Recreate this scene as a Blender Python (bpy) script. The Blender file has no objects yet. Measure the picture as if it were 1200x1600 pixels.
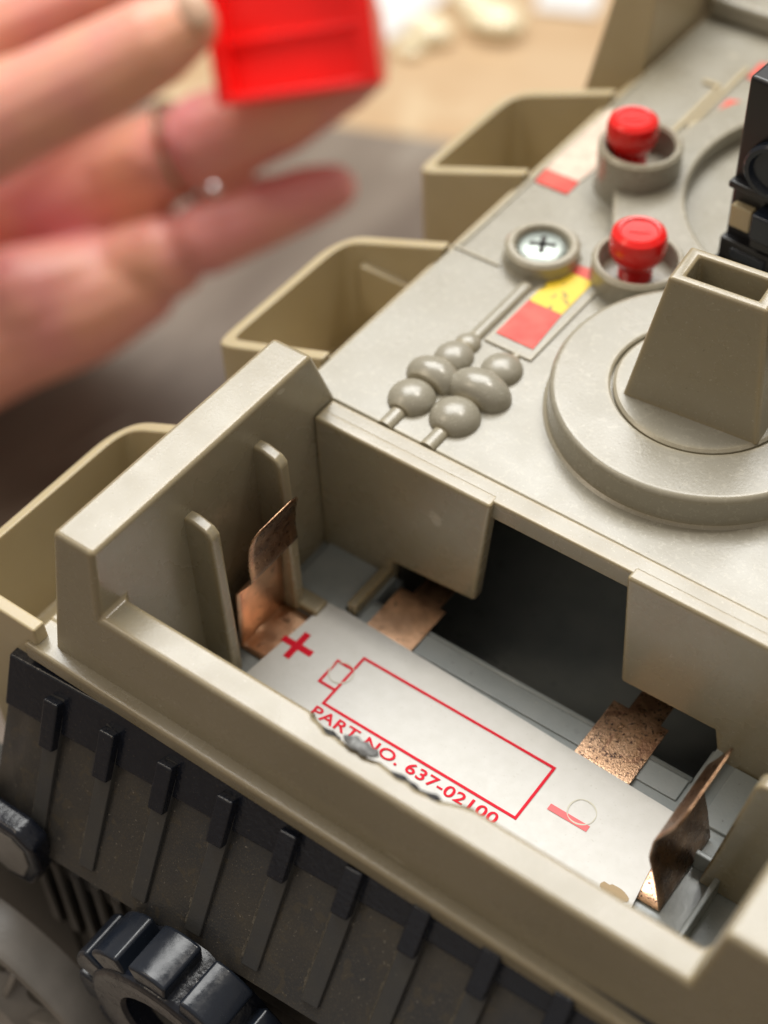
import bpy, bmesh, math, random
from mathutils import Vector, Matrix, Euler, noise
random.seed(7)
S = bpy.context.scene
COL = S.collection
S.unit_settings.scale_length = 0.01          # one unit is one centimetre

# ---------------------------------------------------------------- camera
RC = [(0.80537, 0.59216, -0.0268), (0.42542, -0.6089, -0.66953), (-0.41279, 0.52781, -0.74231)]
CAMP = Vector((10.8135, -8.3972, 16.1173)); FPX = 2559.46
cam = bpy.data.cameras.new('camera'); co = bpy.data.objects.new('camera', cam); COL.objects.link(co)
r_, u_, b_ = Vector(RC[0]), -Vector(RC[1]), -Vector(RC[2])
M = Matrix((r_, u_, b_)).transposed().to_4x4(); M.translation = CAMP
co.matrix_world = M
cam.sensor_fit = 'VERTICAL'; cam.sensor_height = 24.0; cam.sensor_width = 18.0
cam.lens = FPX / 1600 * 24.0
cam.clip_start = 0.5; cam.clip_end = 1000
cam.dof.use_dof = True; cam.dof.focus_distance = 21.3
cam.dof.aperture_fstop = 0.5 * cam.lens * 1e-3 / 0.25
S.camera = co

def ray(px, py, d):
    """point of the place seen at that spot of the photograph, d cm in front of the lens"""
    v = Vector(((px - 600) / FPX, (py - 800) / FPX, 1.0))
    return CAMP + (Vector(RC[0]) * v.x + Vector(RC[1]) * v.y + Vector(RC[2])) * d

# ---------------------------------------------------------------- world, lamps
W = bpy.data.worlds.new("World"); S.world = W; W.use_nodes = True
wb = W.node_tree.nodes['Background']; wb.inputs[0].default_value = (1.0, 0.90, 0.78, 1); wb.inputs[1].default_value = 0.36
def area(name, loc, target, size, power, color, sy=None):
    l = bpy.data.lights.new(name, 'AREA'); l.shape = 'RECTANGLE'; l.size = size; l.size_y = sy or size
    l.energy = power; l.color = color
    o = bpy.data.objects.new(name, l); COL.objects.link(o); o.location = loc
    o.rotation_euler = (Vector(target) - Vector(loc)).to_track_quat('-Z', 'Y').to_euler()
    return o
area('ceiling_panel_light', (-28, 44, 78), (3, 4, 0), 76, 116000, (0.99, 0.985, 0.955), 56)
area('warm_room_light', (-45, -30, 70), (0, 3, 0), 34, 11500, (1.0, 0.84, 0.64))
area('bulb_light', (12, 40, 85), (3, 3, 0), 7, 15000, (1.0, 0.93, 0.82))
vs = S.view_settings; vs.view_transform = 'Standard'; vs.look = 'None'; vs.exposure = 0; vs.gamma = 1
S.render.engine = 'CYCLES'

# ---------------------------------------------------------------- materials
def mat(name, col, rough=.5, metal=0, col2=None, nscale=3, bump=.0, bscale=30, spots=None, sss=0, sssr=(1, .8, .5), coat=0,
        rvar=0, spec=.5, edge=None, scratch=0, sss_scale=.12):
    m = bpy.data.materials.new(name); m.use_nodes = True; nt = m.node_tree; N = nt.nodes; L = nt.links
    b = N['Principled BSDF']
    b.inputs['Roughness'].default_value = rough; b.inputs['Metallic'].default_value = metal
    b.inputs['Specular IOR Level'].default_value = spec
    b.inputs['Coat Weight'].default_value = coat
    tc = N.new('ShaderNodeTexCoord')
    def nz(scale, detail=4, dist=0):
        n = N.new('ShaderNodeTexNoise'); n.inputs['Scale'].default_value = scale; n.inputs['Detail'].default_value = detail
        n.inputs['Distortion'].default_value = dist
        L.new(tc.outputs['Object'], n.inputs['Vector']); return n
    def ramp(src, a, b2):
        r = N.new('ShaderNodeMapRange'); r.inputs[1].default_value = a; r.inputs[2].default_value = b2; L.new(src, r.inputs[0]); return r.outputs[0]
    def mix(fac, A, B):
        x = N.new('ShaderNodeMix'); x.data_type = 'RGBA'
        if isinstance(fac, float): x.inputs[0].default_value = fac
        else: L.new(fac, x.inputs[0])
        for s, v in ((6, A), (7, B)):
            if isinstance(v, tuple): x.inputs[s].default_value = (*v, 1)
            else: L.new(v, x.inputs[s])
        return x.outputs[2]
    c = col
    if col2: c = mix(ramp(nz(nscale).outputs[0], .35, .65), col, col2)
    if spots:
        for sc, th, sp, amt in spots:
            f = ramp(nz(sc, 2, .6).outputs[0], th, th + .04)
            g = N.new('ShaderNodeMath'); g.operation = 'MULTIPLY'; g.inputs[1].default_value = amt; L.new(f, g.inputs[0])
            c = mix(g.outputs[0], c, sp)
    if edge:  # paints the yellowish glow that light leaves on edges into the colour
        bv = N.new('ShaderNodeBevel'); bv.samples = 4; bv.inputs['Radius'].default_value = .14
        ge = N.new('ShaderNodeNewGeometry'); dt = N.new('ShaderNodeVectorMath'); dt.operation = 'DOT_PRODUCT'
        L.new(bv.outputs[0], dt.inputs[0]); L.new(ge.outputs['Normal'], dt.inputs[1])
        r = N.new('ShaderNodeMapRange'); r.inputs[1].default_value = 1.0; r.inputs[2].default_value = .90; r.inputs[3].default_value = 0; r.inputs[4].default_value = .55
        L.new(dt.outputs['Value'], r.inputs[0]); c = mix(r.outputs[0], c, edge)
    if scratch:
        for rot, sc_ in ((.6, (1.2, 55, 1.2)), (-.9, (60, 1.5, 3)), (.1, (1.5, 2.0, 70))):
            mp = N.new('ShaderNodeMapping'); mp.inputs['Scale'].default_value = sc_; mp.inputs['Rotation'].default_value = (rot * .3, rot * .2, rot)
            L.new(tc.outputs['Object'], mp.inputs['Vector'])
            nn = N.new('ShaderNodeTexNoise'); nn.inputs['Scale'].default_value = 1; nn.inputs['Detail'].default_value = 1; L.new(mp.outputs[0], nn.inputs['Vector'])
            f = ramp(nn.outputs[0], .78, .80)
            g = N.new('ShaderNodeMath'); g.operation = 'MULTIPLY'; g.inputs[1].default_value = scratch; L.new(f, g.inputs[0])
            c = mix(g.outputs[0], c, (.55, .50, .40))
    if isinstance(c, tuple): b.inputs['Base Color'].default_value = (*c, 1)
    else: L.new(c, b.inputs['Base Color'])
    if rvar:
        r = N.new('ShaderNodeMapRange'); r.inputs[1].default_value = .3; r.inputs[2].default_value = .7
        r.inputs[3].default_value = rough - rvar; r.inputs[4].default_value = rough + rvar
        L.new(nz(nscale * 2.3, 6).outputs[0], r.inputs[0]); L.new(r.outputs[0], b.inputs['Roughness'])
    if bump:
        bp = N.new('ShaderNodeBump'); bp.inputs['Strength'].default_value = bump; bp.inputs['Distance'].default_value = .02
        L.new(nz(bscale, 5).outputs[0], bp.inputs['Height']); L.new(bp.outputs[0], b.inputs['Normal'])
    if sss:
        b.inputs['Subsurface Weight'].default_value = sss; b.inputs['Subsurface Radius'].default_value = sssr
        b.inputs['Subsurface Scale'].default_value = sss_scale
    return m
speck = [(32, .675, (.60, .56, .46), .40), (21, .72, (.06, .05, .035), .45)]
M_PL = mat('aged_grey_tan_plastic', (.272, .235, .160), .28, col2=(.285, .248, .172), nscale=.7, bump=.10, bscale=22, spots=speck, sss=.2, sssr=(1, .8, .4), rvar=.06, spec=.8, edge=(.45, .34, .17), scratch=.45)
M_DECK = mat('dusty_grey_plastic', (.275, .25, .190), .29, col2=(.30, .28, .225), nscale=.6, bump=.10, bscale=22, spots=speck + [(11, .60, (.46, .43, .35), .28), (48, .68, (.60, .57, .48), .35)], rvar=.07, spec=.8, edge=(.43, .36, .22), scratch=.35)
M_FLOOR = mat('blue_grey_plastic', (.30, .335, .345), .33, col2=(.35, .38, .385), nscale=2, bump=.15, bscale=20, spots=speck[:2], rvar=.07)
M_BIN = mat('yellowed_tan_plastic', (.47, .385, .235), .34, col2=(.50, .42, .27), nscale=.8, bump=.1, bscale=18, sss=.2, sssr=(1, .8, .3))
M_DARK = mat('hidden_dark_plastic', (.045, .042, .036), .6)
M_BLK = mat('black_plastic', (.010, .013, .022), .20, bump=.35, bscale=14, spots=[(40, .70, (.16, .13, .09), .5)], rvar=.1)
M_PANEL = mat('dusty_black_plastic', (.040, .041, .044), .30, col2=(.060, .055, .048), nscale=1.3, bump=.2, bscale=30, spots=[(60, .58, (.12, .10, .07), .5), (5, .6, (.085, .07, .048), .5), (30, .70, (.42, .38, .31), .6)])
M_RIBM = mat('worn_black_rib', (.052, .053, .055), .32, col2=(.06, .059, .056), nscale=3, bump=.15, bscale=30, spots=[(34, .72, (.3, .27, .22), .5)])
M_DUST = mat('caked_dust', (.13, .115, .09), .9, col2=(.075, .066, .052), nscale=9, bump=.8, bscale=40)
M_HUB = mat('silver_grey_plastic', (.22, .205, .19), .33, col2=(.17, .16, .148), nscale=1.5, bump=.15, bscale=16)
M_COP = mat('tarnished_copper', (.84, .52, .33), .36, 1, col2=(.50, .31, .20), nscale=2.5, bump=.12, bscale=30, spots=[(7, .66, (.20, .12, .09), .6)], rvar=.08)
M_COPS = mat('pitted_copper', (.80, .52, .34), .33, 1, col2=(.68, .42, .26), nscale=3, bump=.3, bscale=40, spots=[(26, .60, (.045, .035, .05), .9), (11, .64, (.10, .06, .06), .8), (3, .60, (.45, .24, .16), .6)], rvar=.08)
M_COPD = mat('dark_copper', (.40, .24, .14), .30, 1, col2=(.20, .115, .07), nscale=4, bump=.4, bscale=26, rvar=.1)
M_PAPER = mat('label_paper', (.69, .69, .665), .6, col2=(.72, .72, .70), nscale=5, bump=.3, bscale=7, spots=[(30, .68, (.50, .49, .43), .4)], rvar=.08)
M_PRINT = mat('red_print', (.72, .008, .03), .6, spec=.15)
M_PRINTF = mat('faded_red_print', (.80, .12, .13), .5)
M_STAIN = mat('stained_paper', (.62, .60, .50), .5)
M_RUST = mat('brown_stain', (.38, .27, .14), .6)
M_TORN = mat('torn_grey_foil', (.26, .27, .27), .5, col2=(.12, .12, .12), nscale=9, bump=.6, bscale=20)
M_TORND = mat('dark_torn_edge', (.02, .02, .02), .6)
M_RED = mat('red_plastic', (.78, .012, .010), .25, sss=.3, sssr=(1, .1, .05), coat=.3)
M_LID = mat('translucent_red_plastic', (.90, .010, .008), .3, sss=.15, sssr=(1, .06, .04), sss_scale=.3)
M_STR = mat('red_foil_sticker', (.66, .045, .03), .38, col2=(.70, .10, .07), nscale=3, spec=.35)
M_STY = mat('yellow_foil_sticker', (.78, .55, .02), .4, spots=[(6, .60, (.05, .05, .04), .7)])
M_STW = mat('pale_foil_sticker', (.62, .50, .40), .25, col2=(.75, .62, .50), nscale=3, spec=.9, spots=[(14, .62, (.80, .25, .2), .5)])
M_STEEL = mat('zinc_screw', (.36, .40, .37), .42, 1, bump=.4, bscale=18)
M_SKIN = mat('skin', (.88, .46, .31), .40, col2=(.76, .30, .30), nscale=.28, bump=.3, bscale=5, sss=.35, sssr=(1, .35, .2), sss_scale=.5)
M_NAIL = mat('fingernail', (.70, .46, .33), .3)
M_RING = mat('ring_metal', (.45, .33, .22), .25, 1)
M_GEM = mat('ring_stone', (.9, .9, .92), .08, 1)
M_TABLE = mat('streaky_brown_table', (.125, .093, .070), .5, col2=(.25, .205, .165), nscale=.16, bump=.2, bscale=3, spots=[(.35, .60, (.34, .30, .25), .5), (.22, .62, (.09, .06, .045), .6)])
for n in M_TABLE.node_tree.nodes:
    if n.type == 'TEX_COORD':
        mp = M_TABLE.node_tree.nodes.new('ShaderNodeMapping'); mp.inputs['Scale'].default_value = (1.6, .45, 1); mp.inputs['Rotation'].default_value = (0, 0, .5)
        lk = [l.to_socket for l in M_TABLE.node_tree.links if l.from_node == n]
        for t in lk: M_TABLE.node_tree.links.new(mp.outputs[0], t)
        M_TABLE.node_tree.links.new(n.outputs['Object'], mp.inputs[0]); break
M_WOOD = mat('tan_wooden_floor', (.48, .29, .14), .35, col2=(.62, .45, .28), nscale=.09, spots=[(.3, .60, (.75, .62, .42), .5)])
M_GLINT = mat('glossy_cream', (.95, .86, .60), .1, spec=1)
M_WHITE = mat('white_paper', (.80, .80, .80), .5)
M_GUN = mat('black_gun_plastic', (.012, .012, .014), .28)
M_GUNL = mat('worn_black_plastic', (.014, .019, .030), .22, bump=.12, bscale=9, rvar=.08)

# ---------------------------------------------------------------- helpers
def link(name, me, m, parent=None, bev=0, seg=3, smooth=True, loc=None):
    o = bpy.data.objects.new(name, me); COL.objects.link(o)
    if m and not me.materials: me.materials.append(m)
    if parent: o.parent = parent
    if loc is not None: o.location = loc
    if smooth:
        for p in me.polygons: p.use_smooth = True
    if bev:
        bv = o.modifiers.new('bevel', 'BEVEL'); bv.width = bev; bv.segments = seg; bv.limit_method = 'ANGLE'
        bv.angle_limit = math.radians(28); bv.harden_normals = False
        o.modifiers.new('wn', 'WEIGHTED_NORMAL').keep_sharp = False
    elif smooth:
        try: me.set_sharp_from_angle(angle=math.radians(35))
        except Exception: pass
        wn = o.modifiers.new('wn', 'WEIGHTED_NORMAL'); wn.keep_sharp = True
    return o
def bm_obj(name, bm, m, parent=None, **k):
    bmesh.ops.recalc_face_normals(bm, faces=bm.faces)
    me = bpy.data.meshes.new(name); bm.to_mesh(me); bm.free()
    return link(name, me, m, parent, **k)
def box(bm, x0, x1, y0, y1, z0, z1, mx=None):
    vs = [bm.verts.new((x, y, z)) for z in (z0, z1) for x, y in ((x0, y0), (x1, y0), (x1, y1), (x0, y1))]
    for f in ((3, 2, 1, 0), (4, 5, 6, 7), (0, 1, 5, 4), (1, 2, 6, 5), (2, 3, 7, 6), (3, 0, 4, 7)): bm.faces.new([vs[i] for i in f])
    if mx is not None:
        for v in vs: v.co = mx @ v.co
    return vs
def hexa(bm, low, high):
    """eight-cornered solid from two quads"""
    a = [bm.verts.new(p) for p in low]; b = [bm.verts.new(p) for p in high]
    n = len(a)
    bm.faces.new(a[::-1]); bm.faces.new(b)
    for i in range(n): bm.faces.new([a[i], a[(i + 1) % n], b[(i + 1) % n], b[i]])
def box_obj(name, m, parent, x0, x1, y0, y1, z0, z1, bev=.03, **k):
    bm = bmesh.new(); box(bm, x0, x1, y0, y1, z0, z1); return bm_obj(name, bm, m, parent, bev=bev, **k)
def solid(name, m, parent, low, high, bev=.05, **k):
    bm = bmesh.new(); hexa(bm, low, high); return bm_obj(name, bm, m, parent, bev=bev, **k)
def lathe(name, prof, m, parent, loc=(0, 0, 0), rot=None, n=64, bev=0, close=True):
    """profile of (r, z) pairs spun round z"""
    bm = bmesh.new(); rings = []
    for r, z in prof:
        rings.append([bm.verts.new((r * math.cos(2 * math.pi * i / n), r * math.sin(2 * math.pi * i / n), z)) for i in range(n)] if r > 1e-5 else [bm.verts.new((0, 0, z))])
    for a, b in zip(rings, rings[1:]):
        for i in range(n):
            j = (i + 1) % n
            q = [a[i % len(a)], a[j % len(a)], b[j % len(b)], b[i % len(b)]]
            q2 = []
            for v in q:
                if v not in q2: q2.append(v)
            if len(q2) > 2:
                try: bm.faces.new(q2)
                except ValueError: pass
    o = bm_obj(name, bm, m, parent, bev=bev)
    o.location = loc
    if rot: o.rotation_euler = rot
    return o
def round_prof(r, h, b, r0=0):
    """cylinder profile with rounded top edge"""
    p = [(r, 0), (r, h - b)]
    for i in range(1, 6):
        a = i / 5 * math.pi / 2; p.append((r - b + b * math.cos(a), h - b + b * math.sin(a)))
    p.append((r0, h)); return p
def bool_union(objs):
    base = objs[0]
    for o in objs[1:]:
        md = base.modifiers.new('u', 'BOOLEAN'); md.operation = 'DIFFERENCE' if o.name.startswith('cut') else 'UNION'; md.solver = 'EXACT'; md.object = o
    bpy.context.view_layer.update()
    dg = bpy.context.evaluated_depsgraph_get()
    me = bpy.data.meshes.new_from_object(base.evaluated_get(dg))
    for o in objs: bpy.data.objects.remove(o)
    bb = bmesh.new(); bb.from_mesh(me)
    bmesh.ops.remove_doubles(bb, verts=bb.verts, dist=.012)
    bmesh.ops.dissolve_limit(bb, angle_limit=math.radians(2), verts=bb.verts, edges=bb.edges)
    bb.to_mesh(me); bb.free()
    return me
def empty(name, loc, label, cat, group=None):
    o = bpy.data.objects.new(name, None); COL.objects.link(o); o.location = loc; o.empty_display_size = .3
    o['label'] = label; o['category'] = cat
    if group: o['group'] = group
    return o
def struct(o): o['kind'] = 'structure'; return o

# ---------------------------------------------------------------- background
def sheet(name, pts, z, m):
    me = bpy.data.meshes.new(name); me.from_pydata([(x, y, z) for x, y in pts], [], [tuple(range(len(pts)))]); me.update()
    return struct(link(name, me, m, smooth=False))
TZ = -19.0
def onz(px, py, z):
    v = Vector(((px - 600) / FPX, (py - 800) / FPX, 1.0)); d = Vector(RC[0]) * v.x + Vector(RC[1]) * v.y + Vector(RC[2])
    return (CAMP + d * ((z - CAMP.z) / d.z)).xy
sheet('floor', [(-400, -200), (300, -200), (300, 500), (-400, 500)], TZ - .6, M_WOOD)
e0 = onz(400, 175, TZ); e1 = onz(760, 225, TZ); d_ = (e1 - e0).normalized()
tb = bmesh.new()
pa, pb = e0 - d_ * 90, e1 + d_ * 60
n_ = Vector((d_.y, -d_.x))
tp = [pa, pb, pb + n_ * 130, pa + n_ * 130]
hexa(tb, [(p.x, p.y, TZ - .5) for p in tp], [(p.x, p.y, TZ) for p in tp])
struct(bm_obj('tabletop', tb, M_TABLE, bev=.2))
for px, py, r in ((672, 40, .75), (772, 28, 1.0), (738, -8, .7), (640, 62, .45)):  # pale balls added in place of out-of-focus glints of unknown origin
    b = bmesh.new(); bmesh.ops.create_uvsphere(b, u_segments=20, v_segments=12, radius=r)
    p = onz(px, py, TZ); o = bm_obj('glint_ball', b, M_GLINT); o.location = (p.x, p.y, TZ - .6 + r * .6); o.scale = (1.3, 1.0, .6)
    o['label'] = {672: 'pale yellow ball standing in for a blurred glint, left of the biggest one, on the tan floor', 772: 'biggest pale yellow ball standing in for a blurred glint, on the tan floor at top', 738: 'pale ball standing in for a blurred glint at the very top edge, between two others', 640: 'smallest pale ball standing in for a blurred glint, nearest the red tray'}[px]
    o['category'] = 'glint_ball'; o['group'] = 'stand-ins for blurred glints on the floor'
# white papers on the far floor
def paper(pts, label):
    bm = bmesh.new(); P = [onz(x, y, TZ - .4) for x, y in pts]
    hexa(bm, [(p.x, p.y, TZ - .55) for p in P], [(p.x, p.y, TZ - .40) for p in P])
    o = bm_obj('paper', bm, M_WHITE, bev=.05); o['label'] = label; o['category'] = 'paper'
paper([(540, 60), (600, 66), (700, -8), (640, -60), (540, -60)], 'blurred white paper on the floor right above the red tray')
paper([(835, 12), (930, 22), (950, -40), (850, -40)], 'blurred white paper on the floor at top, left of the brown rear block')

# ---------------------------------------------------------------- the toy
T = empty('toy_tank', (3.5, 4.0, -14.9), 'large grey-tan plastic toy tank with its battery compartment open and label showing', 'toy tank')
T.location = (0, 0, 0)

# --- compartment frame: front wall, raised end blocks
def yf(z): return -.47 + .11 * z
# worn notch along the inner edge: (x, how far it eats into the wall)
NOTCH = [(3.04, .0), (3.12, .075), (3.24, .10), (3.36, .15), (3.5, .125), (3.64, .155), (3.8, .135), (3.96, .16), (4.12, .12), (4.28, .14), (4.42, .165), (4.56, .145), (4.7, .18), (4.86, .15), (5.0, .14), (5.14, .08), (5.28, .035), (5.42, .0)]
def front_poly():
    bm = bmesh.new()
    P = [(-.93, -1.2), (-.67, 1.14), (0.0, 1.14), (0.0, 0.0), (8.40, 0.0), (8.60, 1.12), (10.6, 1.12), (10.6, -1.2)]
    fr = [bm.verts.new((x, yf(z), z)) for x, z in P]; bk = [bm.verts.new((x, 0.0, z)) for x, z in P]
    hi = [bm.verts.new((x, -d, 0)) for x, d in NOTCH]
    lo = [hi[0]] + [bm.verts.new((x, 0, -2.3 * d)) for x, d in NOTCH[1:-1]] + [hi[-1]]
    n = len(P); bm.faces.new(fr); bm.faces.new((bk[:4] + lo + bk[4:])[::-1])
    for i in range(n):
        if i == 3: bm.faces.new([fr[3], bk[3]] + hi + [bk[4], fr[4]])
        else: bm.faces.new([fr[i], bk[i], bk[(i + 1) % n], fr[(i + 1) % n]])
    for i in range(len(hi) - 1):
        a, b, c, d = hi[i], hi[i + 1], lo[i + 1], lo[i]
        if a is d: bm.faces.new([a, b, c])
        elif b is c: bm.faces.new([a, b, d])
        else: bm.faces.new([a, b, c]); bm.faces.new([a, c, d])
    return bm
parts = []
def tmp(bm):
    bmesh.ops.recalc_face_normals(bm, faces=bm.faces)
    me = bpy.data.meshes.new('t'); bm.to_mesh(me); bm.free(); o = bpy.data.objects.new('t', me); COL.objects.link(o); parts.append(o)
tmp(front_poly())
bm = bmesh.new()
for sgn in (0,):
    A = [(-.2, -2.75), (-.2, 1.14), (3.99, 1.14), (4.42, .04), (4.42, -2.75)]
    xo = lambda z: -.67 - (1.14 - z) * .111
    L_ = [bm.verts.new((xo(z), y, z)) for y, z in A]; R_ = [bm.verts.new((0.0, y, z)) for y, z in A]
    n = len(A); bm.faces.new(L_); bm.faces.new(R_[::-1])
    for i in range(n): bm.faces.new([L_[i], R_[i], R_[(i + 1) % n], L_[(i + 1) % n]])
tmp(bm)
bm = bmesh.new(); box(bm, -.1, 8.5, -.2, 0.0, -2.75, -1.0); tmp(bm)
bm = bmesh.new(); hexa(bm, [(8.40, -.2, 0), (10.6, -.2, 0), (10.6, 3.98, 0), (8.40, 3.98, 0)], [(8.60, -.2, 1.12), (10.6, -.2, 1.12), (10.6, 3.98, 1.12), (8.60, 3.98, 1.12)]); tmp(bm)
bm = bmesh.new(); box(bm, 8.40, 10.6, -.2, 3.98, -2.75, 0); tmp(bm)
me = bool_union(parts)
frame = link('compartment_wall', me, M_PL, T, bev=.075, seg=4); frame.modifiers['bevel'].use_clamp_overlap = False
# flange lip under the frame
box_obj('flange', M_PL, T, -1.33, 11, -.80, -.25, -1.42, -1.10, bev=.06)
box_obj('flange', M_PL, T, -1.34, -.86, -.30, 4.3, -1.42, -1.10, bev=.06)

# --- back wall and its two hanging lugs
bw = solid('back_wall', M_PL, T, [(0.01, 4.04, -.34), (8.5, 4.04, -.34), (8.5, 4.36, -.34), (0.01, 4.36, -.34)], [(0.01, 4.0, .045), (8.5, 4.0, .045), (8.5, 4.34, .045), (0.01, 4.34, .045)], bev=.035)
def lug(pts):
    bm = bmesh.new(); n = len(pts)
    a = [bm.verts.new((x, 3.90 + .02 * (z < -1), z)) for x, z in pts]; b = [bm.verts.new((x, 4.14, z)) for x, z in pts]
    bm.faces.new(a); bm.faces.new(b[::-1])
    for i in range(n): bm.faces.new([a[i], b[i], b[(i + 1) % n], a[(i + 1) % n]])
    bm_obj('lug', bm, M_PL, bw, bev=.05)
lug([(0.01, -2.7), (0.01, .05), (2.98, .05), (2.74, -2.12), (1.28, -2.24), (1.26, -2.7)])
lug([(5.06, .05), (8.5, .05), (8.5, -2.7), (6.72, -2.7), (6.60, -2.10), (5.16, -2.12)])

# --- floor of the compartment, with the opening to the second bay
FZ = -2.66
fl = bmesh.new()
box(fl, -.05, 8.45, -.05, 3.36, FZ - .25, FZ)
box(fl, -.05, 1.30, 3.36, 4.0, FZ - .25, FZ)
box(fl, 6.62, 8.45, 3.36, 4.0, FZ - .25, FZ)
bmesh.ops.remove_doubles(fl, verts=fl.verts, dist=.001)
floor = bm_obj('compartment_floor', fl, M_FLOOR, T, bev=0, smooth=False)
box_obj('raised_pad', M_FLOOR, floor, .12, 1.08, 2.98, 4.0, FZ, FZ + .09, bev=.03)
box_obj('raised_pad', M_PL, floor, .30, .82, 2.68, 2.97, FZ, FZ + .16, bev=.03)
box_obj('ridge', M_PL, floor, 1.10, 1.26, 3.05, 4.0, FZ, FZ + .22, bev=.03)
box_obj('ledge', M_FLOOR, floor, 1.32, 6.60, 3.0, 3.37, FZ, FZ + .035, bev=.02)
box_obj('ridge', M_FLOOR, floor, 6.68, 6.80, 2.9, 4.0, FZ, FZ + .20, bev=.03)
box_obj('ridge', M_FLOOR, floor, 7.62, 7.70, .3, 2.3, FZ, FZ + .34, bev=.02)
box_obj('ridge', M_FLOOR, floor, 7.25, 7.66, 2.28, 2.36, FZ, FZ + .34, bev=.02)
box_obj('raised_pad', M_FLOOR, floor, 7.0, 7.9, 2.9, 3.9, FZ, FZ + .06, bev=.02)
# second bay: a half-round trough under the deck
bm = bmesh.new(); cy, cz, rr, n = 5.32, -2.15, 2.02, 28
prev = None
for i in range(n + 1):
    a = math.radians(194 + (360 - 194) * i / n)
    y, z = cy + rr * math.cos(a), cz + rr * math.sin(a)
    cur = [bm.verts.new((1.31, y, z)), bm.verts.new((6.61, y, z))]
    if prev: bm.faces.new([prev[0], prev[1], cur[1], cur[0]])
    prev = cur
top = [bm.verts.new((1.31, cy + rr, -.2)), bm.verts.new((6.61, cy + rr, -.2))]
bm.faces.new([prev[0], prev[1], top[1], top[0]])
tr = bm_obj('second_battery_bay', bm, M_FLOOR, T)
sm = tr.modifiers.new('s', 'SOLIDIFY'); sm.thickness = .08
for x in (1.2, 6.63):
    box_obj('bay_end', M_FLOOR, tr, x, x + .1, 3.37, 4.16, -4.3, FZ - .26, bev=0)
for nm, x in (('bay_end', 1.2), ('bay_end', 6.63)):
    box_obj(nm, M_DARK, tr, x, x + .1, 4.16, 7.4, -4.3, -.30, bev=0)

# --- ribs in front of the end walls
def rib(y, w, ztop, x_top, x_bot, flip=False):
    bm = bmesh.new(); f = (lambda x: 8.42 - x) if flip else (lambda x: x)
    h = w / 2; xb = f(-.05); rd = .05
    P = [(xb, ztop - .06 + .12), (f(x_top * .3), ztop + .07), (f(x_top - .08), ztop), (f(x_top), ztop - .10), (f(x_bot), -2.66), (xb, -2.66)]
    a = [bm.verts.new((x, y - h, z)) for x, z in P]; b = [bm.verts.new((x, y + h, z)) for x, z in P]
    n = len(P); bm.faces.new(a); bm.faces.new(b[::-1])
    for i in range(n): bm.faces.new([a[i], b[i], b[(i + 1) % n], a[(i + 1) % n]])
    return bm_obj('rib', bm, M_PL, frame, bev=.045)
rib(1.31, .19, .32, .45, .50)
rib(2.74, .19, .44, .45, .50)
rib(2.24, .24, .02, .60, 1.00, True)

# --- copper contacts
def ribbon(name, prof, y0, y1, m, th=.025, round_top=.18, tip=None):
    """sheet metal bent along an x-z profile, from y0 to y1, with rounded top corners"""
    pts = []
    for i in range(len(prof) - 1):
        a, b = Vector(prof[i]), Vector(prof[i + 1]); k = max(2, int((b - a).length / .06))
        for j in range(k): pts.append(a.lerp(b, j / k))
    pts.append(Vector(prof[-1]))
    for _ in range(1): pts = [pts[0]] + [(pts[i - 1] + pts[i] * 2 + pts[i + 1]) / 4 for i in range(1, len(pts) - 1)] + [pts[-1]]
    Ls = [0]
    for i in range(1, len(pts)): Ls.append(Ls[-1] + (pts[i] - pts[i - 1]).length)
    tot = Ls[-1]; bm = bmesh.new(); prev = None; ny = 8
    for p, l in zip(pts, Ls):
        ins = 0
        dd = tot - l
        if dd < round_top: ins = round_top - math.sqrt(max(0, round_top ** 2 - (round_top - dd) ** 2))
        row = [bm.verts.new((p.x, y0 + ins + (y1 - y0 - 2 * ins) * j / ny, p.y)) for j in range(ny + 1)]
        if prev:
            for j in range(ny): bm.faces.new([prev[j], prev[j + 1], row[j + 1], row[j]])
        prev = row
    o = bm_obj(name, bm, m, T); s = o.modifiers.new('s', 'SOLIDIFY'); s.thickness = th; s.offset = 0
    return o
lc = ribbon('contact_strip', [(1.2, -2.625), (.27, -2.625), (.25, -2.60), (.28, -1.95), (.31, -1.38), (.60, -.98)], 1.64, 2.64, M_COP, round_top=.0001)
lc['label'] = 'copper contact bent upright between two tan ribs, flared at the top'
fp = ribbon('contact_flap', [(.60, -.98), (.64, -.90), (.62, -.62), (.66, -.25), (.76, .08)], 1.64, 2.64, M_COPD); fp.parent = lc
rc_ = ribbon('contact_strip', [(6.3, -2.625), (7.20, -2.625), (7.235, -2.60)], 1.46, 2.76, M_COPS, round_top=.0001)
rc_['label'] = 'speckled copper contact standing at the minus end of the label'
fp = ribbon('contact_flap', [(7.235, -2.60), (7.12, -2.05), (6.98, -1.55), (7.0, -1.15), (7.20, -.72), (7.30, -.40)], 1.46, 2.76, M_COPD); fp.parent = rc_
def strap(x0, x1, y0, y1, m, label, tab):
    bm = bmesh.new(); z = -2.612
    box(bm, x0, x1, y0, y1, z, z + .022)
    ta, tb2 = tab
    box(bm, ta, tb2, y1 - .003, y1 + .50, z + .002, z + .020)
    o = bm_obj('copper_strap', bm, m, T, bev=0, smooth=False); o['label'] = label
strap(1.50, 2.31, 2.4, 3.84, M_COP, 'plain brown copper strap by the plus end', (1.72, 2.2))
strap(5.11, 5.98, 2.4, 3.90, M_COPS, 'copper strap covered in black pits', (5.35, 5.85))

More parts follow.
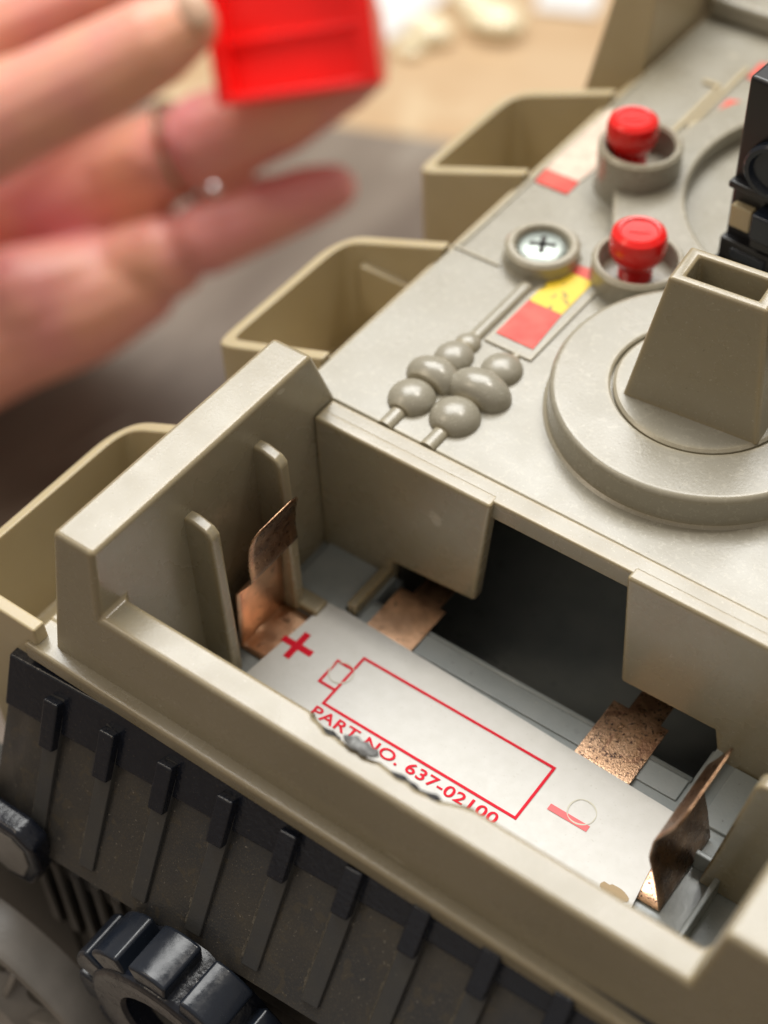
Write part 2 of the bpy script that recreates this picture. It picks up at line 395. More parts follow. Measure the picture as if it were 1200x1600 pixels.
# --- paper label with its red print
LZ = -2.578
lb = bmesh.new()
nx, ny = 60, 18; C0 = [(.58, .75), (7.0, .75), (6.74, 2.80), (.80, 3.02)]
g = []
for j in range(ny + 1):
    row = []
    for i in range(nx + 1):
        u, v = i / nx, j / ny
        x = (C0[0][0] * (1 - u) + C0[1][0] * u) * (1 - v) + (C0[3][0] * (1 - u) + C0[2][0] * u) * v
        y = (C0[0][1] * (1 - u) + C0[1][1] * u) * (1 - v) + (C0[3][1] * (1 - u) + C0[2][1] * u) * v
        z = LZ + .006 * noise.noise(Vector((x * 1.3, y * 1.3, 3)))
        row.append(lb.verts.new((x, y, z)))
    g.append(row)
for j in range(ny):
    for i in range(nx): lb.faces.new([g[j][i], g[j][i + 1], g[j + 1][i + 1], g[j + 1][i]])
for f in lb.faces:
    f.normal_update()
    if f.normal.z < 0: f.normal_flip()
lme = bpy.data.meshes.new('label'); lb.to_mesh(lme); lb.free()
label = link('label', lme, M_PAPER, T, smooth=False); s = label.modifiers.new('s', 'SOLIDIFY'); s.thickness = .03; s.offset = -1
label['label'] = 'white paper label with red battery outline and part number'
PZ = LZ + .0085
def flat(name, polys, m, z=PZ, parent=label):
    me = bpy.data.meshes.new(name); vs_ = []; fs = []
    for p in polys:
        fs.append(tuple(range(len(vs_), len(vs_) + len(p)))); vs_ += [(x, y, z) for x, y in p]
    me.from_pydata(vs_, [], fs); me.update()
    return link(name, me, m, parent, smooth=False)
def rect(x0, x1, y0, y1): return [(x0, y0), (x1, y0), (x1, y1), (x0, y1)]
th = .042
flat('battery_outline', [rect(1.83, 5.06, 2.45, 2.45 + th), rect(1.83, 5.06, 1.50, 1.50 + th), rect(1.83, 1.83 + th, 1.50 + th, 2.45), rect(5.06 - th, 5.06, 1.50 + th, 2.45),
      rect(1.55, 1.83, 2.20, 2.20 + th), rect(1.55, 1.83, 1.77, 1.77 + th), rect(1.55, 1.55 + th, 1.77 + th, 2.20)], M_PRINT)
flat('plus_sign', [rect(.67, 1.20, 2.04, 2.15), rect(.87, .98, 1.84, 2.04), rect(.87, .98, 2.15, 2.36)], M_PRINT)
flat('minus_sign', [rect(5.30, 5.90, 1.88, 1.98)], M_PRINTF)
def text(s_, x, y, h, m, name='lettering', bold=.02):
    cu = bpy.data.curves.new('t', 'FONT'); cu.body = s_; cu.size = 1; cu.offset = bold; cu.space_character = 1.06
    to = bpy.data.objects.new('t', cu); COL.objects.link(to); bpy.context.view_layer.update()
    me = bpy.data.meshes.new_from_object(to.evaluated_get(bpy.context.evaluated_depsgraph_get())); bpy.data.objects.remove(to)
    xs = [v.co.x for v in me.vertices]; ys = [v.co.y for v in me.vertices]
    sx = h[0] / (max(xs) - min(xs)); sy = h[1] / (max(ys) - min(ys))
    for v in me.vertices: v.co = ((v.co.x - min(xs)) * sx + x, (v.co.y - min(ys)) * sy + y, PZ)
    bb = bmesh.new(); bb.from_mesh(me); bb.verts.ensure_lookup_table(); seen = set()
    for v0 in bb.verts:
        if v0.index in seen: continue
        st_, isl = [v0], set()
        while st_:
            v = st_.pop()
            if v.index in isl: continue
            isl.add(v.index); st_ += [e.other_vert(v) for e in v.link_edges]
        seen |= isl; ids = sorted(isl); mp = {a: i for i, a in enumerate(ids)}
        m2 = bpy.data.meshes.new('letter')
        m2.from_pydata([me.vertices[i].co[:] for i in ids], [], [[mp[i] for i in p.vertices] for p in me.polygons if p.vertices[0] in isl])
        link('letter', m2, m, label, smooth=False)
    bb.free()
text('PART NO. 637-02100', 1.80, 1.265, (3.06, .18), M_PRINT, bold=.016)
def ring_mark(cx, cy_, r, m):
    bm = bmesh.new(); n = 40; z = PZ + .002
    for k in range(n):
        a0, a1 = 2 * math.pi * k / n, 2 * math.pi * (k + 1) / n
        bm.faces.new([bm.verts.new((cx + rr_ * math.cos(a), cy_ + rr_ * math.sin(a), z)) for rr_, a in ((r, a0), (r, a1), (r - .008 - .016 * abs(math.sin(a1 * 1.7 + cx)), a1), (r - .008 - .016 * abs(math.sin(a0 * 1.7 + cx)), a0))])
    bmesh.ops.remove_doubles(bm, verts=bm.verts, dist=.003)
    bm_obj('ring_mark', bm, m, label, smooth=False)
ring_mark(1.74, 2.08, .19, M_STAIN)
ring_mark(5.70, 2.10, .20, M_STAIN)
st = bmesh.new()
cst = (6.65, 1.34)
pv = [st.verts.new((cst[0] + (.16 + .07 * noise.noise(Vector((k * .9, 0, 1)))) * math.cos(k / 20 * 2 * math.pi) * 1.3, cst[1] + (.09 + .05 * noise.noise(Vector((k * .8, 2, 1)))) * math.sin(k / 20 * 2 * math.pi), PZ + .001)) for k in range(20)]
st.faces.new(pv); bm_obj('stain', st, M_RUST, label, smooth=False)

# --- torn scraps along the front wall's inner edge
def scrap(x0, x1, y0, h, m, seed, zt=.03):
    bm = bmesh.new(); n = 16; lo = []; hi = []
    for k in range(n + 1):
        t = k / n; x = x0 + (x1 - x0) * t; w = math.sin(math.pi * t) ** .6
        a = y0 - h * .5 * w * (1 + .5 * noise.noise(Vector((x * 9, seed, 0)))); b = y0 + h * .5 * w * (1 + .7 * noise.noise(Vector((x * 8, seed, 5))))
        z = zt + .03 * noise.noise(Vector((x * 6, seed, 2)))
        lo.append(bm.verts.new((x, a, z))); hi.append(bm.verts.new((x, b, z - .02)))
    for k in range(n): bm.faces.new([lo[k], lo[k + 1], hi[k + 1], hi[k]])
    o = bm_obj('torn_scrap', bm, m, frame); s = o.modifiers.new('s', 'SOLIDIFY'); s.thickness = .03
    return o
scrap(3.58, 4.10, -.10, .19, M_TORN, 1, .03)
scrap(3.20, 3.56, -.12, .08, M_TORND, 2, -.02)
scrap(4.30, 4.72, -.14, .09, M_TORND, 3, -.02)
scrap(4.70, 5.08, -.14, .08, M_TORND, 4, -.02)

# --- deck
DZ = -.01
bm = bmesh.new()
D = [(-.60, 4.40), (10.6, 4.30), (10.6, 3.9), (14, 3.9), (14, 17.5), (-.52, 17.5)]
hexa(bm, [(x, y, DZ - .28) for x, y in D], [(x, y, DZ) for x, y in D])
deck = bm_obj('deck', bm, M_DECK, T, bev=.05)
# hull side under the deck's left edge, front skirt, belly
hb = bmesh.new()
hexa(hb, [(-1.3, -.3, -18.98), (14, -.3, -18.98), (14, 17.4, -18.98), (-1.3, 17.4, -18.98)], [(-.85, -.3, -4.4), (14, -.3, -4.4), (14, 17.4, -4.4), (-.85, 17.4, -4.4)])
box(hb, -.80, -.62, -.02, 17.4, -4.4, DZ - .30)
box(hb, -.62, 14, -.20, -.12, -4.4, -1.2)
bm_obj('hull', hb, M_BIN, T, bev=0, smooth=False)
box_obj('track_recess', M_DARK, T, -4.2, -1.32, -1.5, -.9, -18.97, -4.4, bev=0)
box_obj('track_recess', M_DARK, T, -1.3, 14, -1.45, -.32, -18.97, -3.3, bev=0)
# panel line and low plates on the deck
box_obj('panel_step', M_DECK, deck, -.55, .30, 8.13, 8.19, DZ, DZ + .035, bev=.012)
box_obj('panel_step', M_DECK, deck, -.50, -.44, 8.25, 15.6, DZ, DZ + .03, bev=.012)

def screw_boss(x, y, r, h, name='screw_boss'):
    o = lathe(name, [(r + .04, 0), (r, .05), (r, h - .05), (r - .05, h), (r - .13, h), (r - .17, h - .04), (r - .19, h - .14), (0, h - .14)], M_DECK, T, (x, y, DZ), n=56)
    return o
sb = screw_boss(.74, 8.66, .58, .32)
sc = lathe('screw', [(.38, .16), (.37, .24), (.30, .285), (.10, .30), (0, .30)], M_STEEL, sb, (0, 0, 0), n=40)
bmc = bmesh.new()
for a in (25, 115):
    box(bmc, -.20, .20, -.045, .045, .299, .305, Matrix.Rotation(math.radians(a), 4, 'Z'))
bm_obj('screw_slot', bmc, M_DARK, sb, bev=0, smooth=False)

# raised plate between the red knobs with the round well
bm = bmesh.new(); cx, cy_ = 4.3, 12.1
inn = [(cx + 2.65 * math.cos(math.radians(a)), cy_ + 2.65 * math.sin(math.radians(a))) for a in range(248, 90, -4)]
out = [(cx + 3.25 * math.cos(math.radians(a)), cy_ + 3.25 * math.sin(math.radians(a))) for a in range(94, 190, 4)]
out += [(.62, 11.1), (.95, 10.4), (1.22, 9.9), (1.50, 9.42), (1.9, 9.66), (2.45, 9.62), (2.85, 9.3)]
poly = inn + out
# split into quads strip via triangulation
lowv = [bm.verts.new((x, y, DZ)) for x, y in poly]; hiv = [bm.verts.new((x, y, .34)) for x, y in poly]
bm.faces.new(hiv); bm.faces.new(lowv[::-1])
for i in range(len(poly)):
    j = (i + 1) % len(poly); bm.faces.new([lowv[i], lowv[j], hiv[j], hiv[i]])
plate = bm_obj('raised_plate', bm, M_DECK, T, bev=.05)

# red knobs in their sockets
def knob(x, y, zb, hsock, r, rk, zk, slots, cut=None):
    so_ = lathe('knob_socket', [(r + .03, 0), (r, .06), (r, hsock - .05), (r - .05, hsock), (r - .09, hsock), (r - .13, hsock - .05), (r - .15, .05), (0, .03)], M_DECK, T, (x, y, zb), n=56)
    ox, oy = (-.03, 0) if slots == 1 else (-.15, -.03)
    kb = lathe('knob', [(0, zk - .30), (rk * .62, zk - .30), (rk * .80, zk - .26), (rk * .97, zk - .12), (rk, zk), (rk, zk + .12), (rk * .93, zk + .22), (rk * .74, zk + .275), (rk * .66, zk + .27), (rk * .62, zk + .235), (0, zk + .23)], M_RED, so_, (ox, oy, 0), n=48)
    st_ = []
    z = .03
    while z < zk - .3:
        st_ += [(.22, z), (.26, z + .03), (.26, z + .06), (.22, z + .09)]; z += .10
    lathe('threaded_stem', [(0, .03)] + st_ + [(0, z)], M_RED, kb, n=28)
    b2 = bmesh.new(); box(b2, -.16, .16, -.035, .035, zk + .232, zk + .25, Matrix.Rotation(.5, 4, 'Z')); bm_obj('driver_slot', b2, M_RED, kb, bev=.01)
    return so_
s1 = knob(2.16, 9.08, .0, .40, .70, .43, .64, 1)
s2 = knob(.99, 11.08, 0, .82, .67, .41, .98, 2)

# stickers
def sticker(name, pts, m, z, parent=deck, lab=None):
    me = bpy.data.meshes.new(name); me.from_pydata([(x, y, z) for x, y in pts], [], [tuple(range(len(pts)))]); me.update()
    o = link(name, me, m, parent, smooth=False)
    s = o.modifiers.new('s', 'SOLIDIFY'); s.thickness = .012; s.offset = 0
    if lab: o['label'] = lab
    return o
bm = bmesh.new()
box(bm, 1.05, 1.86, 6.62, 8.95, DZ, DZ + .035); bm_obj('sticker_bed', bm, M_DECK, deck, bev=.015)
sz = DZ + .043
sticker('sticker', [(1.12, 6.83), (1.76, 6.83), (1.70, 7.70), (1.12, 7.70)], M_STR, sz, lab='red end of the sticker beside the round turret base')
sticker('sticker', [(1.12, 7.705), (1.70, 7.705), (1.70, 8.60), (1.14, 8.60)], M_STY, sz, lab='scuffed yellow middle of the sticker')
sticker('sticker', [(1.14, 8.605), (1.70, 8.605), (1.70, 8.86), (1.15, 8.80)], M_STR, sz)
sticker('sticker', [(-.40, 10.24), (.20, 10.24), (.19, 10.62), (-.43, 10.62)], M_STR, DZ + .02)
sticker('sticker', [(-.43, 10.625), (.19, 10.625), (.35, 12.9), (-.50, 12.6)], M_STW, DZ + .02, lab='pale foil sticker beside the rear red knob')
sticker('sticker', [(1.08, 13.5), (1.40, 13.6), (1.36, 14.1), (1.06, 14.0)], M_STR, DZ + .02)
sticker('sticker', [(1.02, 14.75), (1.5, 14.8), (1.5, 15.4), (1.0, 15.3)], M_STR, DZ + .02)
bm = bmesh.new()
box(bm, .72, .80, 12.3, 14.2, DZ, DZ + .05); box(bm, .45, .79, 14.2, 14.28, DZ, DZ + .06); box(bm, .86, .94, 12.9, 15.0, DZ, DZ + .05)
bm_obj('moulded_line', bm, M_BIN, deck, bev=.015)

# moulded hydraulic lumps
def lump_row(prof, x, z):
    """prof of (y, r): round lumps half sunk in the deck"""
    pts = []
    def sph(c, r, k=8, sq=1.0):
        for i in range(k + 1):
            a = math.pi * i / k; pts.append((max(.0, r * math.sin(a)), c - r * sq * math.cos(a)))
    for kind in prof:
        if kind[0] == 'rod': pts.append((kind[3], kind[1])); pts.append((kind[3], kind[2]))
        else:
            c, r, sq, lo = kind[1:]
            k = 12
            for i in range(k + 1):
                a = math.pi * i / k; q = r * math.sin(a)
                if q > lo: pts.append((q, c - r * sq * math.cos(a)))
    pts = [(0, pts[0][1])] + pts + [(0, pts[-1][1])]
    o = lathe('hydraulic_moulding', pts, M_DECK, deck, (x, 0, z), (-math.pi / 2, 0, 0), n=40); o.scale = (1, .72, 1)
    return o
# spun round z then laid along +y
lump_row([('rod', 4.36, 4.72, .12), ('s', 5.02, .35, 1.0, .13), ('s', 5.55, .43, .72, .22), ('s', 6.06, .29, 1.1, .12), ('s', 6.42, .20, 1.0, .1), ('rod', 6.6, 8.0, .11)], .90, -.01)
lump_row([('rod', 4.36, 4.72, .12), ('s', 5.05, .37, 1.0, .13), ('s', 5.66, .50, .70, .26), ('s', 6.22, .31, 1.05, .12), ('rod', 6.5, 6.62, .07)], 1.62, -.01)

# --- turntable disc and turret base
disc = lathe('turntable_disc', [(2.19, 0), (2.14, .03), (2.12, .40), (2.11, .44), (2.085, .475), (2.05, .49), (2.02, .493), (1.31, .493), (1.28, .47), (1.275, .38), (1.245, .38), (1.24, .46), (1.20, .49), (0, .49)], M_DECK, T, (4.35, 7.10, DZ), n=120)
def tower():
    bm = bmesh.new(); ang = Matrix.Rotation(math.radians(5), 4, 'Z'); c = Vector((4.42, 7.16, 0))
    def q(hx, hy, z, ox=0, oy=0): return [bm.verts.new(c + ang @ Vector((sx * hx + ox, sy * hy + oy, z))) for sx, sy in ((-1, -1), (1, -1), (1, 1), (-1, 1))]
    A = q(.99, .74, .44); B = q(.68, .36, 2.40); Ci = q(.50, .22, 2.40, .0, .0); Di = q(.46, .19, 1.3)
    for i in range(4):
        j = (i + 1) % 4
        bm.faces.new([A[i], A[j], B[j], B[i]]); bm.faces.new([B[i], B[j], Ci[j], Ci[i]]); bm.faces.new([Ci[i], Ci[j], Di[j], Di[i]])
    bm.faces.new(Di); bm.faces.new(A[::-1])
    return bm_obj('turret_post', bm, M_PL, disc_parent, bev=.045)
disc_parent = T
tower()

# --- black device at the rear turntable
bm = bmesh.new(); GA = Matrix.Translation((3.20, 9.55, 0)) @ Matrix.Rotation(math.radians(-4), 4, 'Z')
gun = bpy.data.objects.new('black_turret', None)
def gpart(name, x0, x1, y0, y1, z0, z1, m, bev=.04, par=None):
    b = bmesh.new(); box(b, x0, x1, y0, y1, z0, z1, GA); return bm_obj(name, b, m, par or gbase, bev=bev)
b = bmesh.new(); box(b, 0, 5, .12, 4.4, .05, 3.6, GA); gbase = bm_obj('black_turret', b, M_GUN, T, bev=.06)
gpart('turret_step', -.04, 5, -.10, .14, .03, .62, M_GUN)
gpart('turret_step', .0, 5, -.02, .14, .62, .98, M_GUN, .03)
gpart('slot_rim', .20, .78, -.05, 0, .72, .88, M_GUNL, .02)
gpart('turret_step', .52, 5, -.12, .14, 1.10, 1.26, M_GUN, .03)
gpart('catch', .52, .95, -.20, .12, 1.30, 1.72, M_GUNL, .04)
gpart('catch', .10, .44, -.02, .13, 1.22, 1.60, M_BIN, .03)
gpart('turret_step', 0, 5, -.02, .14, 1.85, 1.97, M_GUN, .03)
o = lathe('round_boss', [(.44, 0), (.44, .10), (.40, .14), (.34, .14), (.30, .06), (0, .06)], M_GUNL, gbase, tuple((GA @ Vector((.62, .10, 2.35)))), (math.pi / 2, 0, 0), n=40)

# --- storage bins down the left side
def storage_bin(y0, y1, hull_x=-.66, xo=-2.84, zo=-.84, depth=6.0, low_near=False):
    bm = bmesh.new(); ch = .42; sl = (zo - 0.0) / (xo - hull_x)
    def rimz(x, y=99): return min(sl * (x - hull_x), -.8 if (low_near and y < y0 + .5) else 9)
    out = [(hull_x, y0), (xo + .18, y0), (xo, y0 + .16), (xo, y1 - ch), (xo + ch * .7, y1), (hull_x, y1)]
    w = .21
    inn = [(hull_x, y0 + w), (xo + .22 + w * .4, y0 + w), (xo + w, y0 + .24 + w * .3), (xo + w, y1 - ch - w * .2), (xo + ch * .7 + w * .35, y1 - w), (hull_x, y1 - w)]
    def rnd(P, rads):
        q = [P[0]]
        for i in range(1, len(P) - 1):
            a, b_, c = Vector(P[i - 1]), Vector(P[i]), Vector(P[i + 1]); r = rads
            p0 = b_ + (a - b_).normalized() * min(r, (a - b_).length * .45); p1 = b_ + (c - b_).normalized() * min(r, (c - b_).length * .45)
            for t in (0, .25, .5, .75, 1): q.append(tuple(p0 * (1 - t) ** 2 + b_ * 2 * t * (1 - t) + p1 * t * t))
        return q + [P[-1]]
    out = rnd(out, .30); inn = rnd(inn, .26)
    O = [bm.verts.new((x, y, rimz(x, y))) for x, y in out]; I = [bm.verts.new((x, y, rimz(x, y))) for x, y in inn]
    OB = [bm.verts.new((x * .96 + hull_x * .04, y, rimz(x) - depth)) for x, y in out]
    IB = [bm.verts.new((x * .93 + hull_x * .07, y + (.1 if y < (y0 + y1) / 2 else -.1), -2.6)) for x, y in inn]
    n = len(out)
    for i in range(n - 1):
        bm.faces.new([O[i], O[i + 1], I[i + 1], I[i]]); bm.faces.new([OB[i], OB[i + 1], O[i + 1], O[i]]); bm.faces.new([I[i], I[i + 1], IB[i + 1], IB[i]])
    bm.faces.new(IB); bm.faces.new(OB[::-1])
    bm.faces.new([O[0], I[0], IB[0], IB[-1], I[-1], O[-1], OB[-1], OB[0]])
    o = bm_obj('storage_bin', bm, M_BIN, T, bev=.10, seg=4)
    return o
b1 = storage_bin(-.72, 2.95, hull_x=-1.12, low_near=True)
b2 = storage_bin(4.95, 8.22)
b3 = storage_bin(10.3, 13.25)
box_obj('shelf_ledge', M_BIN, b2, -2.2, -.7, 7.85, 8.1, -1.9, -.95, bev=.04)
# tall rear block and raised rear rim
solid('rear_block', M_BIN, T, [(-2.1, 13.9, -2.5), (-.62, 13.9, -2.5), (-.62, 18.0, -2.5), (-2.1, 18.0, -2.5)], [(-1.35, 14.3, 1.5), (-.62, 14.3, 1.5), (-.62, 18.0, 1.5), (-1.35, 18.0, 1.5)], bev=.08)
box_obj('rear_rim', M_DECK, T, -.5, 9, 16.1, 17.2, DZ, .42, bev=.1)

# --- black track guard along the front
def gtop(x): return Vector((x, -.70 + .045 * x * (x < 5) + .225 * (x >= 5), -1.52 + .05 * x))
def gbreak(x): return Vector((x, -1.98, -4.05 + .165 * x))
X0, X1 = -1.62, 12.5
gd = bmesh.new()
K = 24; rows = []
for k in range(K + 1):
    x = X0 + (X1 - X0) * k / K
    t, b = gtop(x), gbreak(x)
    m1 = t.lerp(b, .29)
    nrm = Vector((0, -.90, .43))
    pr = [t + Vector((0, .12, .06)), t, m1, b, b + Vector((0, .28, -.30)), b + Vector((0, .30, -1.2)), b + Vector((0, .9, -1.5))]
    rows.append([gd.verts.new(p) for p in pr])
for a, b in zip(rows, rows[1:]):
    for i in range(len(a) - 1): gd.faces.new([a[i], b[i], b[i + 1], a[i + 1]])
guard = bm_obj('track_guard', gd, M_PANEL, T); s = guard.modifiers.new('s', 'SOLIDIFY'); s.thickness = .09; s.offset = -1
nrm = Vector((0, -.90, .43)).normalized()
# glossy proud band along the top
bd = bmesh.new()
def strip3(bm, x0, x1, f0, f1, w0, lift0, lift1, seg=1):
    pass
ring = []
for k in range(K + 1):
    x = X0 + (X1 - X0) * k / K; t, b = gtop(x), gbreak(x); m1 = t.lerp(b, .27 )
    ring.append([bd.verts.new(p) for p in (t + Vector((0, .10, .10)), t + nrm * .10 + Vector((0, 0, .05)), m1 + nrm * .075, m1 - nrm * .05)])
for a, b in zip(ring, ring[1:]):
    for i in range(3): bd.faces.new([a[i], b[i], b[i + 1], a[i + 1]])
bd.faces.new(ring[0]); bd.faces.new(ring[-1][::-1])
bm_obj('top_band', bd, M_BLK, guard, bev=.03)
def guard_rib(xc):
    def seg(f0, f1, w, h, m, nm, bev, tap=0):
        bm = bmesh.new()
        def P(x, f, l): return gtop(x).lerp(gbreak(x), f) + nrm * l
        low = [P(xc - w, f0, -.02), P(xc + w, f0, -.02), P(xc + w, f1, -.02), P(xc - w, f1, -.02)]
        hi = [P(xc - w, f0, h), P(xc + w, f0, h), P(xc + w, f1, h - tap), P(xc - w, f1, h - tap)]
        hexa(bm, low, hi); return bm_obj(nm, bm, m, guard, bev=bev)
    seg(.06, .92, .135, .11, M_RIBM, 'rib', .02, .06)
    bm = bmesh.new()
    for f0 in [.36 + .028 * q for q in range(19)]:
        w = .012 + .02 * random.random(); o_ = -.145 - .02 * random.random()
        P = lambda f, dx, l: gtop(xc).lerp(gbreak(xc), f) + nrm * l + Vector((dx, 0, 0))
        hexa(bm, [P(f0, o_ - w, .001), P(f0, o_ + .03, .001), P(f0 + .03, o_ + .03, .001), P(f0 + .03, o_ - w, .001)], [P(f0, o_ - w * .5, .010), P(f0, o_ + .02, .012), P(f0 + .03, o_ + .02, .012), P(f0 + .03, o_ - w * .5, .010)])
    bm_obj('dust', bm, M_DUST, guard, bev=0)['kind'] = 'stuff'
    seg(.08, .36, .13, .25, M_BLK, 'rib_head', .03, .05)
for k in range(13): guard_rib(-.70 + .985 * k)
# rounded end of the guard
# lower slats under the guard
for k in range(10):
    x = -1.2 + .42 * k
    t = gbreak(x)
    solid('slat', M_PANEL, guard, [(x - .11, -1.75, t.z - 2.9), (x + .11, -1.75, t.z - 2.9), (x + .11, -1.5, t.z - 2.9), (x - .11, -1.5, t.z - 2.9)],
          [(x - .11, -1.75, t.z - .75), (x + .11, -1.75, t.z - .75), (x + .11, -1.5, t.z - .6), (x - .11, -1.5, t.z - .6)], bev=.04)
# bracket tab
bm = bmesh.new()
P = [(-1.75, -3.55), (-.32, -3.42), (-.05, -3.62), (-.05, -4.2), (-.35, -4.85), (-.75, -4.98), (-1.75, -4.6)]
P = [(x - .38, z - .05) for x, z in P]
hexa(bm, [(x, -1.85, z) for x, z in P], [(x, -2.22, z - .0) for x, z in P])
tab = bm_obj('bracket', bm, M_BLK, T, bev=.09)
bm = bmesh.new(); P = [(-1.6, -3.75), (-.42, -3.62), (-.22, -3.78), (-.22, -4.15), (-.45, -4.65), (-.78, -4.78), (-1.6, -4.45)]
P = [(x - .38, z - .05) for x, z in P]
hexa(bm, [(x, -2.2, z) for x, z in P], [(x, -2.245, z) for x, z in P]); bm_obj('bracket_face', bm, M_HUB, tab, bev=.03)
# --- sprocket wheel
def wheel(cx, cz, y, R, r, nt, a0):
    o = lathe('sprocket_wheel', [(r, -.02), (r, .30), (r + .05, .36), (R - .42, .40), (R - .34, .36), (R - .30, .28), (R - .30, -.5), (r + .2, -.5), (r, -.02)], M_BLK, T, (cx, y, cz), (math.pi / 2, 0, 0), n=72)
    lathe('wheel_dish', [(r, -.0), (r * .9, -.25), (r * .3, -.35), (0, -.35)], M_PANEL, o, n=48)
    for k in range(nt):
        a = math.radians(a0 + 360 / nt * k); da = math.radians(360 / nt * .37)
        bm = bmesh.new(); low = []; hi = []
        ro, ri = R, R - .42
        pts_ = [(ri, -da), (ro - .04, -da), (ro, -da * .5), (ro + .01, 0), (ro, da * .5), (ro - .04, da), (ri, da)]
        pp = [(q * math.cos(a + d), q * math.sin(a + d)) for q, d in pts_]
        hexa(bm, [(x, y_, -.42) for x, y_ in pp], [(x, y_, .34) for x, y_ in pp])
        bm_obj('tooth', bm, M_GUNL, o, bev=.05)
    return o
wheel(2.45, -5.05, -2.45, 1.78, .88, 12, 97)
w2 = wheel(6.4, -4.6, -2.3, 1.78, .88, 12, 80)
# pale hub wheel in the corner
hub = lathe('road_wheel', [(2.35, -.6), (2.35, -.05), (2.28, .05), (2.16, .08), (1.9, -.02), (1.25, -.10), (1.05, .10), (.85, .30), (0, .34)], M_HUB, T, (-1.15, -3.1, -7.7), (math.pi / 2, 0, 0), n=80)
for k in range(12):
    a = 2 * math.pi * k / 12 + .15
    bm = bmesh.new(); mx = Matrix.Rotation(a, 4, 'Z')
    hexa(bm, [mx @ Vector(p) for p in ((1.0, -.07, -.12), (2.2, -.10, -.10), (2.2, .10, -.10), (1.0, .07, -.12))], [mx @ Vector(p) for p in ((1.0, -.05, .16), (2.18, -.05, .10), (2.18, .05, .10), (1.0, .05, .16))])
    bm_obj('spoke', bm, M_HUB, hub, bev=.03)
for k in range(12):
    a = 2 * math.pi * (k + .5) / 12 + .15
    bm = bmesh.new(); mx = Matrix.Rotation(a, 4, 'Z')
    pts_ = [(1.6 + .36 * math.cos(t), .17 * math.sin(t)) for t in [i / 16 * 2 * math.pi for i in range(16)]]
    hexa(bm, [mx @ Vector((x, y, -.12)) for x, y in pts_], [mx @ Vector((x, y, -.035)) for x, y in pts_])
    bm_obj('slot', bm, M_DARK, hub, bev=0, smooth=False)

# ---------------------------------------------------------------- hand, lid, ring
def blob_chain(bm, chain, seg=14):
    """tapered capsules between successive points"""
    for (p0, r0), (p1, r1) in zip(chain, chain[1:]):
        p0, p1 = Vector(p0), Vector(p1); L = (p1 - p0).length; k = max(2, int(L / (.28 * max(r0, r1))))
        for i in range(k + 1):
            t = i / k; c = p0.lerp(p1, t); r = r0 + (r1 - r0) * t
            bmesh.ops.create_icosphere(bm, subdivisions=2, radius=r, matrix=Matrix.Translation(c))
hd = bmesh.new()
def H(px, py, d, rpx): d += 4; return (ray(px, py, d), rpx * d / FPX)
blob_chain(hd, [H(-190, 300, 37, 105), H(-60, 215, 36.3, 95), H(60, 160, 35.6, 84), H(165, 108, 35, 80), H(235, 68, 34.6, 74), H(288, 38, 34.4, 56), H(300, 28, 34.3, 40)])      # thumb
blob_chain(hd, [H(-160, 150, 39, 110), H(-20, 50, 39, 75), H(120, -10, 39, 62), H(300, -60, 38.5, 58), H(470, -50, 38, 55), H(555, 30, 37.6, 46), H(572, 95, 37.6, 38)])    # index
blob_chain(hd, [H(60, 335, 43.5, 105), H(190, 272, 41.5, 84), H(258, 245, 40, 78), H(281, 234, 39.8, 56), H(320, 222, 39.1, 78), H(430, 178, 38.6, 70), H(530, 130, 38.0, 52), H(572, 112, 37.8, 36)])       # middle
blob_chain(hd, [H(40, 480, 41, 100), H(190, 432, 41.4, 78), H(258, 402, 40.3, 70), H(283, 390, 40.2, 46), H(325, 370, 39.6, 62), H(400, 340, 39.4, 57), H(480, 308, 39.0, 50), H(520, 294, 38.9, 40)])       # little finger
blob_chain(hd, [H(-120, 390, 44.5, 165), H(20, 420, 45, 140), H(105, 380, 44.5, 110), H(190, 335, 43.4, 84)])                   # palm
blob_chain(hd, [H(-120, 560, 41, 130), H(20, 520, 41.2, 98), H(130, 490, 41, 84), H(215, 450, 40.8, 66)])
blob_chain(hd, [H(-330, 420, 41, 230), H(-170, 420, 44, 180)])
hand = bm_obj('hand', hd, M_SKIN)
rm = hand.modifiers.new('r', 'REMESH'); rm.mode = 'VOXEL'; rm.voxel_size = .11; rm.use_smooth_shade = True
cs = hand.modifiers.new('c', 'SMOOTH'); cs.factor = .6; cs.iterations = 7
hand['label'] = 'blurred left hand reaching in from the left, palm up, pinching a red plastic tray'; hand['category'] = 'hand'
# thumbnail
tn = bmesh.new(); bmesh.ops.create_uvsphere(tn, u_segments=20, v_segments=12, radius=1)
p = ray(303, 12, 37.7)
mx = Matrix.Translation(p) @ Matrix((r_, u_, b_)).transposed().to_4x4() @ Matrix.Rotation(.5, 4, 'Z') @ Matrix.Diagonal((.38, .55, .22, 1))
for v in tn.verts: v.co = mx @ v.co
bm_obj('thumbnail', tn, M_NAIL, hand)
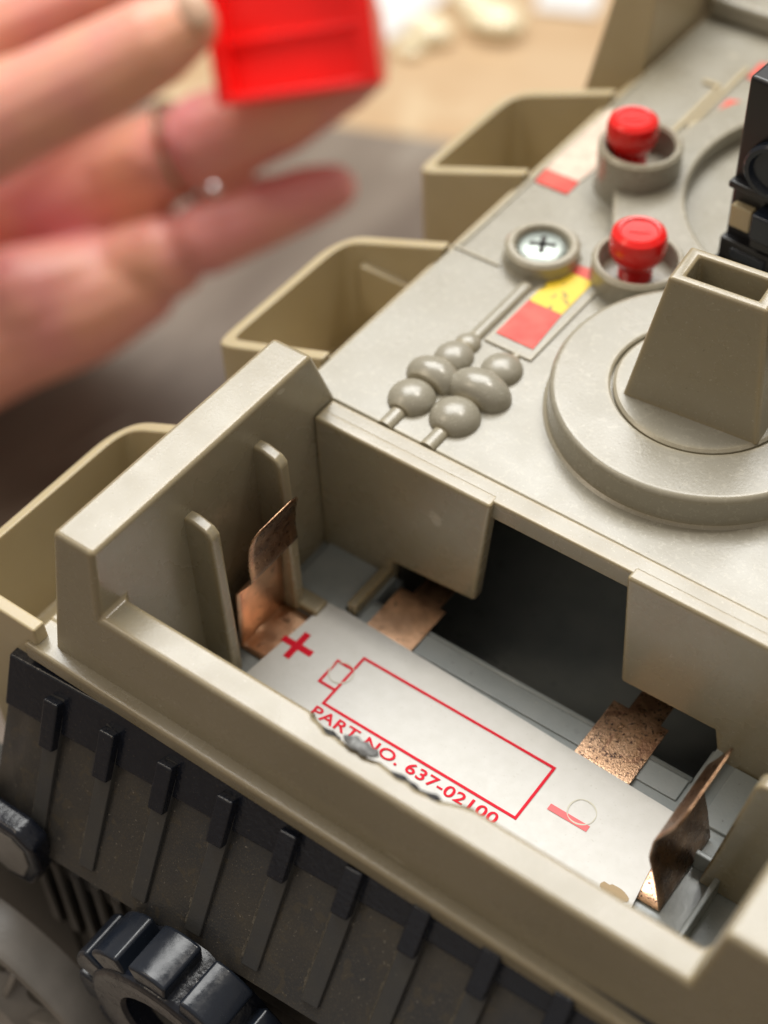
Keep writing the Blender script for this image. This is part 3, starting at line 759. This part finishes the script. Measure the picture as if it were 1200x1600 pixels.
# finger ring with stone
rg = bmesh.new(); rc = ray(283, 236, 43.4); axis = (ray(430, 175, 42.6) - ray(200, 262, 44)).normalized()
qd = axis.to_track_quat('Z', 'Y').to_matrix().to_4x4(); R0 = 79 * 43.4 / FPX
prev = None; first = None
for i in range(49):
    a = 2 * math.pi * i / 48; row = []
    for j in range(8):
        b = 2 * math.pi * j / 8; rr_ = R0 + .07 * math.cos(b)
        row.append(Matrix.Translation(rc) @ qd @ Vector((rr_ * math.cos(a), rr_ * math.sin(a), .10 * math.sin(b))))
    row = [rg.verts.new(v) for v in row]
    if prev:
        for j in range(8): rg.faces.new([prev[j], prev[(j + 1) % 8], row[(j + 1) % 8], row[j]])
    prev = row
ringo = bm_obj('finger_ring', rg, M_RING); ringo['label'] = 'thin gold ring with a bright stone on the middle finger'; ringo['category'] = 'ring'
gm = bmesh.new(); bmesh.ops.create_icosphere(gm, subdivisions=2, radius=.2, matrix=Matrix.Translation(ray(334, 296, 42.0))); bm_obj('stone', gm, M_GEM, ringo, smooth=False)

# red tray, open side to the viewer
LM = Matrix.Translation(ray(462, 66, 40.2)) @ Matrix.Scale(1.11, 4) @ Matrix((r_, u_, b_)).transposed().to_4x4() @ Euler((math.radians(13), math.radians(-9), math.radians(6))).to_matrix().to_4x4()
lid = bpy.data.objects.new('red_tray', None); COL.objects.link(lid); lid.matrix_world = LM
lid['label'] = 'open red plastic tray held between thumb and fingers at top'; lid['category'] = 'tray'
def lbox(name, x0, x1, y0, y1, z0, z1, bev=.05):
    b = bmesh.new(); box(b, x0, x1, y0, y1, z0, z1); return bm_obj(name, b, M_LID, lid, bev=bev)
lbox('base_panel', -1.72, 1.72, -1.12, 4.2, -.62, -.48)
lbox('side_wall', -1.86, -1.58, -1.14, 4.22, -.60, .50)
lbox('side_wall', 1.42, 1.84, -1.14, 4.22, -.60, .50)
lbox('end_wall', -1.60, 1.45, -1.16, -.98, -.60, .48)
lbox('cross_rib', -1.58, 1.43, .16, .26, -.49, -.30, .02)
